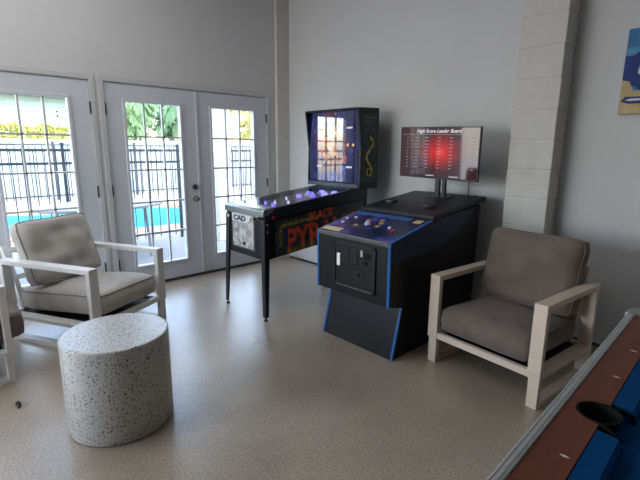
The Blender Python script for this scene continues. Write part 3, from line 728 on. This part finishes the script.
# ---------------------------------------------------------------- TV on its stand
TX, TY = .86, -2.418
tv = empty('television', (TX, TY, 1.02)); TW = (TX, TY, 1.02)
tag(tv, 'flat screen television showing a red leader board, on a black stand above the arcade cabinet', 'television')
Mt = Matrix.Translation((TX, TY, 1.385)) @ Matrix.Rotation(math.radians(-2.0), 4, 'Y') @ Matrix.Rotation(math.radians(1.2), 4, 'X')
hw, hh = .366, .209
tb = MB().box(0, .022, -hw, hw, -hh, hh, Mt).box(.02, .06, -.24, .24, -.15, .12, Mt).build('tv_body', M_blackm, tv, bevel=.003, world=TW)
g = MB()
for q in ((-hw, -hw + .008, -hh, hh), (hw - .008, hw, -hh, hh), (-hw, hw, -hh, -hh + .014), (-hw, hw, hh - .008, hh)): g.box(-.004, .002, q[0], q[1], q[2], q[3], Mt)
g.build('bezel', M_blackm, tv, bevel=.001, world=TW)
def _scr(N, L, co, b):
    # object coordinates: y across, z up (centre .365)
    s = N.new('ShaderNodeVectorMath'); s.operation = 'SUBTRACT'; s.inputs[1].default_value = (0, -.02, .375); L.new(co, s.inputs[0])
    sc = N.new('ShaderNodeVectorMath'); sc.operation = 'MULTIPLY'; sc.inputs[1].default_value = (0, 3.4, 4.6); L.new(s.outputs[0], sc.inputs[0])
    ln = N.new('ShaderNodeVectorMath'); ln.operation = 'LENGTH'; L.new(sc.outputs[0], ln.inputs[0])
    nv = N.new('ShaderNodeVectorMath'); nv.operation = 'NORMALIZE'; L.new(sc.outputs[0], nv.inputs[0])
    n = noise(N, L, nv.outputs[0], 7, 3); m1 = N.new('ShaderNodeMath'); m1.operation = 'MULTIPLY_ADD'; m1.inputs[1].default_value = .5; L.new(n.outputs[0], m1.inputs[0]); L.new(ln.outputs['Value'], m1.inputs[2])
    r = ramp(N, [(.22, (.9, .10, .08)), (.42, (.62, .012, .012)), (.75, (.20, .006, .012)), (1.0, (.035, .006, .012))]); L.new(m1.outputs[0], r.inputs[0])
    L.new(r.outputs[0], b.inputs['Emission Color']); b.inputs['Emission Strength'].default_value = .9; b.inputs['Base Color'].default_value = (.01, .01, .01, 1)
M_scr = node_mat('leader_board_screen', _scr, .05, 0, .6)
M_scr.node_tree.nodes['Principled BSDF'].inputs['Coat Weight'].default_value = .05; M_scr.node_tree.nodes['Principled BSDF'].inputs['Coat IOR'].default_value = 1.5
scr = MB().box(-.0025, .001, -hw + .008, hw - .008, -hh + .014, hh - .008, Mt).build('screen', M_scr, tv, world=TW)
M_wtx = mat('screen_white', (.1, .1, .1), .3, emit=(.85, .85, .9), estr=.7)
M_gtx = mat('screen_grey', (.1, .1, .1), .3, emit=(.5, .38, .42), estr=.45)
M3 = Mt.to_3x3(); xd = M3 @ Vector((0, -1, 0)); yd = M3 @ Vector((0, 0, 1))
lettering('screen_title', 'High Score Leader Board', M_wtx, Mt @ Vector((-.003, 0, hh - .046)), xd, yd, .040, scr, .0003, TW, 'CENTER', .3, offset=.0006)
g = MB().box(-.0035, -.0026, -hw + .02, hw - .02, hh - .062, hh - .059, Mt)
for r in range(10):
    z = hh - .085 - r * .027
    for y, wd in ((.30, .018), (.225, .03), (.12, .035), (.0, .02), (-.11, .022), (-.225, .035), (-.30, .02)):
        k = 0.
        while k < wd: g.box(-.0035, -.0026, y - k - .006, y - k, z - .004, z + .004, Mt); k += .009
g.build('score_rows', M_gtx, scr, world=TW)
g = MB()
for y in (.10, -.12):
    for k in range(9): g.box(-.0035, -.0026, y - k * .009 - .006, y - k * .009, -hh + .022, -hh + .030, Mt)
g.build('footer_text', M_wtx, scr, world=TW)
st = MB().box(TX + .02, TX + .05, -2.44, -2.40, ztop(TX + .05) + .001, 1.40).build('stand_post', M_blackm, tv, bevel=.003, world=TW)
MB().box(TX + .02, TX + .05, -2.495, -2.465, ztop(TX + .05) + .001, 1.40).build('stand_post', M_blackm, tv, bevel=.003, world=TW)
Mb = Matrix.Translation((TX + .03, TY - .03, ztop(TX + .03))) @ Matrix.Rotation(math.atan(-.116), 4, 'Y')
MB().box(-.06, .08, -.09, .09, .0005, .008, Mb).build('stand_base', M_blackm, tv, bevel=.002, world=TW)
MB().tube([(TX + .03, -2.70, 1.19), (TX + .03, -2.70, 1.10), (TX + .04, -2.698, ztop(TX + .04) + .01), (TX + .12, -2.69, ztop(TX + .12) + .006), (TX + .20, -2.68, ztop(TX + .2) + .006)], .004, 8).build('power_cable', M_rubber, tv, smooth=True, world=TW)

# ---------------------------------------------------------------- armchairs
def cushion(wx, wy, h, bulge=.35, n=18, seed=0, wr=.006):
    """pillow of size wx x wy x h around the origin"""
    rnd = random.Random(seed); ph = [rnd.uniform(0, 6.28) for _ in range(6)]
    b = MB(); T = {}; Bt = {}
    for i in range(n + 1):
        for j in range(n + 1):
            u = -1 + 2 * i / n; v = -1 + 2 * j / n
            e = (1 - abs(u) ** 3.5) * (1 - abs(v) ** 3.5); e = max(e, 0) ** .45
            rx = wx / 2 * (1 - .035 * (1 - v * v)) ; ry = wy / 2 * (1 - .035 * (1 - u * u))
            # soften corners
            cr = max(0, abs(u) + abs(v) - 1.72) * .22
            x = u * rx * (1 - cr); y = v * ry * (1 - cr)
            wv = wr * (math.sin(u * 5 + v * 3 + ph[0]) + math.sin(v * 8 - u * 4 + ph[1]) * .6 + math.sin(u * 11 + ph[2]) * .35) * e
            t = h / 2 * ((1 - bulge) + bulge * e)
            edge = i in (0, n) or j in (0, n)
            T[i, j] = b.bm.verts.new((x, y, t * (1 if not edge else .92) + wv))
            Bt[i, j] = b.bm.verts.new((x, y, -t * (1 if not edge else .92) + wv * .3))
    for i in range(n):
        for j in range(n):
            b.bm.faces.new((T[i, j], T[i + 1, j], T[i + 1, j + 1], T[i, j + 1])); b.bm.faces.new((Bt[i, j], Bt[i, j + 1], Bt[i + 1, j + 1], Bt[i + 1, j]))
    per = [(i, 0) for i in range(n)] + [(n, j) for j in range(n)] + [(i, n) for i in range(n, 0, -1)] + [(0, j) for j in range(n, 0, -1)]
    m = len(per); mids = []
    for (i, j) in per:
        p = T[i, j].co; q = Bt[i, j].co; o = Vector((p.x, p.y, 0)) * (1 + .022); mids.append(b.bm.verts.new((o.x, o.y, (p.z + q.z) / 2)))
    for k in range(m):
        k2 = (k + 1) % m; a, c = T[per[k]], T[per[k2]]; d, e = Bt[per[k]], Bt[per[k2]]
        b.bm.faces.new((a, c, mids[k2], mids[k])); b.bm.faces.new((mids[k], mids[k2], e, d))
    ring = [T[p].co.copy() for p in per]; ring2 = [Bt[p].co.copy() for p in per]
    return b, ring, ring2
def put(b, M): bmesh.ops.transform(b.bm, matrix=M, verts=b.bm.verts)

def make_chair(label, loc, rz, W=.735, D=.70, mf=M_chair, fab=M_fab, seed=0, arm=.61, bl=.5, seat_tilt=3, lean=17, bo=.10, so=0):
    """faces +x; origin on the floor at the middle"""
    root = empty('armchair', loc, rz); tag(root, label, 'armchair')
    bw = .074; t = .034; xf, xr = D / 2, -D / 2; zr = .205
    for s in (-1, 1):
        y0, y1 = (W / 2 - bw, W / 2) if s > 0 else (-W / 2, -W / 2 + bw)
        MB().box(xr - .01, xf, y0, y1, arm - t, arm).build('armrest', mf, root, bevel=.003)
        MB().box(xf - t, xf, y0, y1, zr, arm - t).build('front_post', mf, root, bevel=.003)
        MB().box(xr + .0, xr + t, y0, y1, 0, arm - t).build('rear_post', mf, root, bevel=.003)
        MB().box(xr + t, xf, y0, y1, zr - .03, zr).build('side_rail', mf, root, bevel=.003)
        yi0, yi1 = y0 + .008, y1 - .004
        MB().box(xf - t - .008, xf - .006, yi0, yi1, .0, zr - .03).build('leg', mf, root, bevel=.003)
        MB().box(xr + t, xf - t - .008, yi0, yi1, .0, .028).build('floor_runner', mf, root, bevel=.003)
    yi = W / 2 - bw
    MB().box(xf - .035, xf - .004, -yi, yi, zr - .03, zr + .012).build('front_rail', mf, root, bevel=.002)
    MB().box(xr + .002, xr + .032, -yi, yi, zr - .03, zr).build('back_rail', mf, root, bevel=.002)
    MB().box(xr + .034, xf - .038, -yi + .002, yi - .002, zr - .026, zr - .018).build('under_seat_shade', M_rubber, root)  # black sheet standing in for the shade under the cushion
    # sloping back frame
    a = math.radians(lean); bx, bz = xr + .065, zr
    Mb_ = Matrix.Translation((bx, 0, bz)) @ Matrix.Rotation(-a, 4, 'Y')
    g = MB()
    for s in (-1, 1): g.box(-.03, 0, s * (yi - .045) - .02, s * (yi - .045) + .02, 0, bl, Mb_)
    for z in (.04, bl * .5, bl - .04): g.box(-.026, -.004, -(yi - .04), yi - .04, z - .02, z + .02, Mb_)
    g.build('back_frame', mf, root, bevel=.003)
    # seat cushion
    sw = 2 * yi - .004; sd = D - .05; sh = .190
    Ms = Matrix.Translation((xf - sd / 2 - .004 + so, 0, zr - .001 + sh / 2 + .012)) @ Matrix.Rotation(math.radians(-seat_tilt), 4, 'Y')
    b, r1, r2 = cushion(sd, sw, sh, .28, seed=seed, wr=.005); put(b, Ms); sc_ = b.build('seat_cushion', fab, root, smooth=True)
    MB().tube([Ms @ p for p in r1], .0045, 6, True).build('piping', M_pipe if fab is M_fabw else M_fab, sc_, smooth=True)
    # back cushion
    bh = .49; bt = .205
    Mc = Matrix.Translation((bx + bo, 0, zr + .225)) @ Matrix.Rotation(-a, 4, 'Y') @ Matrix.Translation((0, 0, bh / 2 - .03)) @ Matrix.Rotation(math.radians(90), 4, 'Y')
    b, r1, r2 = cushion(bh, sw + .02, bt, .60, seed=seed + 5, wr=.013); put(b, Mc); bc = b.build('back_cushion', fab, root, smooth=True)
    MB().tube([Mc @ p for p in r1], .0045, 6, True).build('piping', M_pipe if fab is M_fabw else M_fab, bc, smooth=True)
    return root
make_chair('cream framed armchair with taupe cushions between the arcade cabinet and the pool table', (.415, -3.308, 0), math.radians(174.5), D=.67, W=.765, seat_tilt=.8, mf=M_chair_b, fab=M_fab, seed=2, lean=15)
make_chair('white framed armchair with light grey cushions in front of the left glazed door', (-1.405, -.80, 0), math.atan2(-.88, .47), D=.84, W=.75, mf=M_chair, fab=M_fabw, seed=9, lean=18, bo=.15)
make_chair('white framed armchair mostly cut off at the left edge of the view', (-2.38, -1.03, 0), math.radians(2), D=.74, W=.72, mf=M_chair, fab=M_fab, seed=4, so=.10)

# ---------------------------------------------------------------- terrazzo stool
b = MB(); r = .257; h = .49
b.lathe([(.0001, .004), (r - .014, .004), (r - .012, .0), (r - .004, .006), (r, .014), (r, h - .008), (r - .003, h - .002), (r - .009, h), (.0001, h)], seg=96)
dt = b.build('drum_table', M_terrazzo, smooth=False); dt.location = (-1.652, -2.175, 0)
for p in dt.data.polygons: p.use_smooth = abs(p.normal.z) < .5
tag(dt, 'round white speckled terrazzo drum table standing on the floor', 'side table')

# ---------------------------------------------------------------- pool table
pt = empty('pool_table', (-1.15, -4.078, 0), math.radians(2.0)); tag(pt, 'pool table with blue felt, red-brown rails and grey metal trim at the lower right', 'pool table')
# local frame: x along the long near rail, y negative across the table. Top of rail at .78
H = .78; XA, XB = -.96, .96; YB = -1.22
rw = .036; lam = .12
sx0, sx1 = -.055, .055         # side pocket
def rail_seg(x0, x1, y0, y1, nm='rail_top'):
    return MB().box(x0, x1, y0, y1, H - .03, H).build(nm, M_rail, pt, bevel=.002)
cx_ = .075
# top laminate: long rails cut round the side pocket
def long_rail(side):
    ya, yb = (-rw, -lam) if side > 0 else (YB + rw, YB + lam)
    mid = (ya + yb) / 2
    g = MB(); R = .050; yc = yb + side * .012
    # outline with a semicircular bite
    pts = [(XA + cx_, ya), (XB - cx_, ya), (XB - cx_, yb), (R, yb)]
    for k in range(13):
        t = PI * k / 12; pts.append((R * math.cos(t), yc + side * R * math.sin(t)))
    pts += [(-R, yb), (XA + cx_, yb)]
    g.prism(pts, H - .03, H, 'z')
    return g.build('rail_top', M_rail, pt, bevel=.0015)
long_rail(1); long_rail(-1)
for x0, x1 in ((XA + rw, XA + lam), (XB - lam, XB - rw)): rail_seg(x0, x1, YB + cx_, -cx_)
# cushions (blue) with sloped nose
def cush(x0, x1, side):
    y = -lam if side > 0 else YB + lam; s = -side
    MB().prism([(y, H - .045), (y, H - .002), (y + s * .045, H - .006), (y + s * .055, H - .016), (y + s * .040, H - .045)], x0, x1, 'x').build('rail_cushion', M_felt, pt, bevel=.003)
for sd in (1, -1): cush(XA + .17, -.075, sd); cush(.075, XB - .17, sd)
for x, s in ((XA + lam, 1), (XB - lam, -1)):
    MB().prism([(x, H - .045), (x, H - .002), (x + s * .045, H - .006), (x + s * .055, H - .016), (x + s * .040, H - .045)], YB + .17, -.17, 'y').build('rail_cushion', M_felt, pt, bevel=.003)
MB().box(XA + .09, XB - .09, YB + .09, -.13, H - .06, H - .045).build('bed_cloth', M_felt, pt)
# metal trims
g = MB(); TRP = [(-rw, H - .001), (-rw, H + .002), (-.024, H + .003), (-.010, H - .003), (-.003, H - .014), (0, H - .03), (0, H - .05), (-rw, H - .05)]
for side in (1, -1):
    g = MB(); P_ = TRP if side > 0 else [(YB - y, z) for y, z in TRP]
    g.prism(P_, XA + .10, XB - .10, 'x')
    for k in range(4):
        yy = -.033 + k * .0065; yy = yy if side > 0 else YB - yy
        g.box(XA + .10, XB - .10, yy - .0012, yy + .0012, H - .002, H + .0038 - (.0012 * k if k > 1 else 0))
    g.build('rail_trim', M_alu, pt, smooth=False)
for side in (1, -1):
    P_ = [((XB + y) if side > 0 else (XA - y), z) for y, z in TRP]
    MB().prism(P_, YB + .10, -.10, 'y').build('rail_trim', M_alu, pt)
# corner castings with pockets
def corner(cx, cy, sx, sy):
    g = MB(); pts = [(0, .10), (0, .045), (.013, .013), (.045, 0), (.10, 0), (.10, .112), (.112, .135)]
    out = [(0, .20), (0, .05), (.015, .015), (.05, 0), (.20, 0), (.20, .04), (.10, .055), (.055, .10), (.04, .20)]
    out = [(.0, .10), (0, .05), (.015, .015), (.05, 0), (.10, 0), (.10, .075), (.075, .10)]
    pts = [(cx - sx * a, cy - sy * c) for a, c in out]
    o = g.prism(pts, H - .055, H + .004, 'z').build('corner_casting', mat('grey_casting', (.30, .31, .32), .4, metal=.5), pt, bevel=.006)
    px, py = cx - sx * .125, cy - sy * .125
    MB().cyl((px, py, H - .06), (px, py, H - .002), .062, seg=28).build('pocket', M_void, o, bevel=.004)
corner(XB, 0, 1, 1); corner(XA, 0, -1, 1); corner(XB, YB, 1, -1); corner(XA, YB, -1, -1)
for y, s in ((-lam, 1), (YB + lam, -1)):               # side pockets: black lined cup
    g = MB(); prof = [(.052, -.004), (.051, .0008), (.046, .0008), (.042, -.006), (.040, -.03), (.036, -.10), (.0005, -.11)]
    rings = []
    seg = 28
    for r_, z in prof: rings.append([g.bm.verts.new((r_ * math.cos(2 * PI * k / seg) * 1.0, y + s * .012 + r_ * math.sin(2 * PI * k / seg), H + z)) for k in range(seg)])
    for A, B in zip(rings, rings[1:]):
        for k in range(seg): g.bm.faces.new((A[k], A[(k + 1) % seg], B[(k + 1) % seg], B[k]))
    g.build('pocket', M_void, pt, smooth=True)
    for sx_ in (-1, 1):
        MB().tube([(sx_ * .050, y + s * .012, H - .003), (sx_ * .056, y - s * .02, H - .005), (sx_ * .066, y - s * .048, H - .016), (sx_ * .070, y - s * .05, H - .036)], .005, 8).build('pocket_lip', M_void, pt, smooth=True)
for y, s in ((-.097, 1), (YB + .097, -1)):
    for k in (-3, -2, -1, 1, 2, 3):
        x = k * .235; g = MB(); g.prism([(x - .0035, y), (x, y - .010), (x + .0035, y), (x, y + .010)], H - .001, H + .0012, 'z').build('sight', mat('pearl_sight', (.7, .62, .56), .3), pt)
# frame, aprons, legs
MB().box(XA + .03, XB - .03, YB + .03, -.03, H - .20, H - .062).build('apron', mat('dark_wood_apron', (.05, .025, .018), .45), pt, bevel=.006)
for x in (XA + .18, XB - .18):
    for y in (-.20, YB + .20):
        l = MB().prism([(x - .07, y - .07), (x + .07, y - .07), (x + .07, y + .07), (x - .07, y + .07)], .03, H - .195, 'z').build('leg', M_blackm, pt, bevel=.01)
        MB().cyl((x, y, 0), (x, y, .032), .045, seg=20).build('leveler_foot', M_rubber, l)

# ---------------------------------------------------------------- painting on the right wall
pa = empty('canvas_painting', (WX, -3.98, 1.92)); PA = (WX, -3.98, 1.92)
tag(pa, 'beach umbrella canvas painting on the right wall at the upper right', 'painting')
PX = WX - .032; pya, pyb, pz0, pz1 = -3.560, -4.42, 1.655, 2.185
MB().box(PX, WX - .001, pyb, pya, pz0, pz1).build('canvas', mat('canvas_sky', (.035, .16, .36), .7, var=.25, scale=5), pa, bevel=.003, world=PA)
def flat(nm, poly, m, k=1): return MB().prism(poly, PX - .0012 * k, PX + .0005, 'x').build(nm, m, pa, world=PA)
M_sea = mat('paint_sea', (.015, .05, .20), .7, var=.3, scale=12); M_sand = mat('paint_sand', (.52, .40, .20), .7, var=.2, scale=20)
flat('sky_low', [(pya, 2.0), (pya, 2.07), (pyb, 2.07), (pyb, 2.0)], mat('paint_pale_blue', (.09, .28, .46), .7, var=.2))
flat('sea', [(pya, 1.83), (pya, 2.02), (pyb, 2.02), (pyb, 1.83)], M_sea, 1.4)
flat('sand', [(pya, pz0), (pya, 1.87), (pya - .04, 1.86), (pya - .07, 1.80), (pyb, 1.80), (pyb, pz0)], M_sand, 2)
M_uw = mat('paint_white', (.62, .60, .56), .7); M_ub = mat('paint_navy', (.012, .035, .18), .7); M_ur = mat('paint_red', (.50, .06, .03), .7)
uc = Vector((-3.745, 1.935))
def ring_poly(r, n=8, ph=.25): return [(uc.x - r * 1.1 * math.cos(ph + 2 * PI * k / n), uc.y + r * math.sin(ph + 2 * PI * k / n)) for k in range(n)]
flat('umbrella_rim', ring_poly(.155), M_ub, 3); flat('umbrella_band', ring_poly(.098), M_uw, 4); flat('umbrella_centre', ring_poly(.080), M_ur, 5)
flat('umbrella_hub', ring_poly(.022), M_uw, 6)
flat('towel', [(pya - .005, 1.735), (pya - .03, 1.765), (pya - .20, 1.76), (pya - .42, 1.745), (pya - .22, 1.715), (pya - .05, 1.72)], M_ub, 3)
flat('towel_stripe', [(pya - .03, 1.742), (pya - .06, 1.752), (pya - .30, 1.748), (pya - .06, 1.735)], M_uw, 4)

# ---------------------------------------------------------------- small scrap on the floor
g = MB(); g.tube([(-2.055, -1.665, .008), (-2.047, -1.680, .016), (-2.043, -1.70, .012), (-2.050, -1.722, .007)], [.004, .012, .010, .004], 8)
g.face([(-2.05, -1.67, .006), (-2.03, -1.69, .02), (-2.045, -1.71, .008)])
tag(g.build('scrap', M_rubber, origin=(-2.047, -1.69, 0)), 'tiny black scrap lying on the floor left of the drum table', 'scrap')
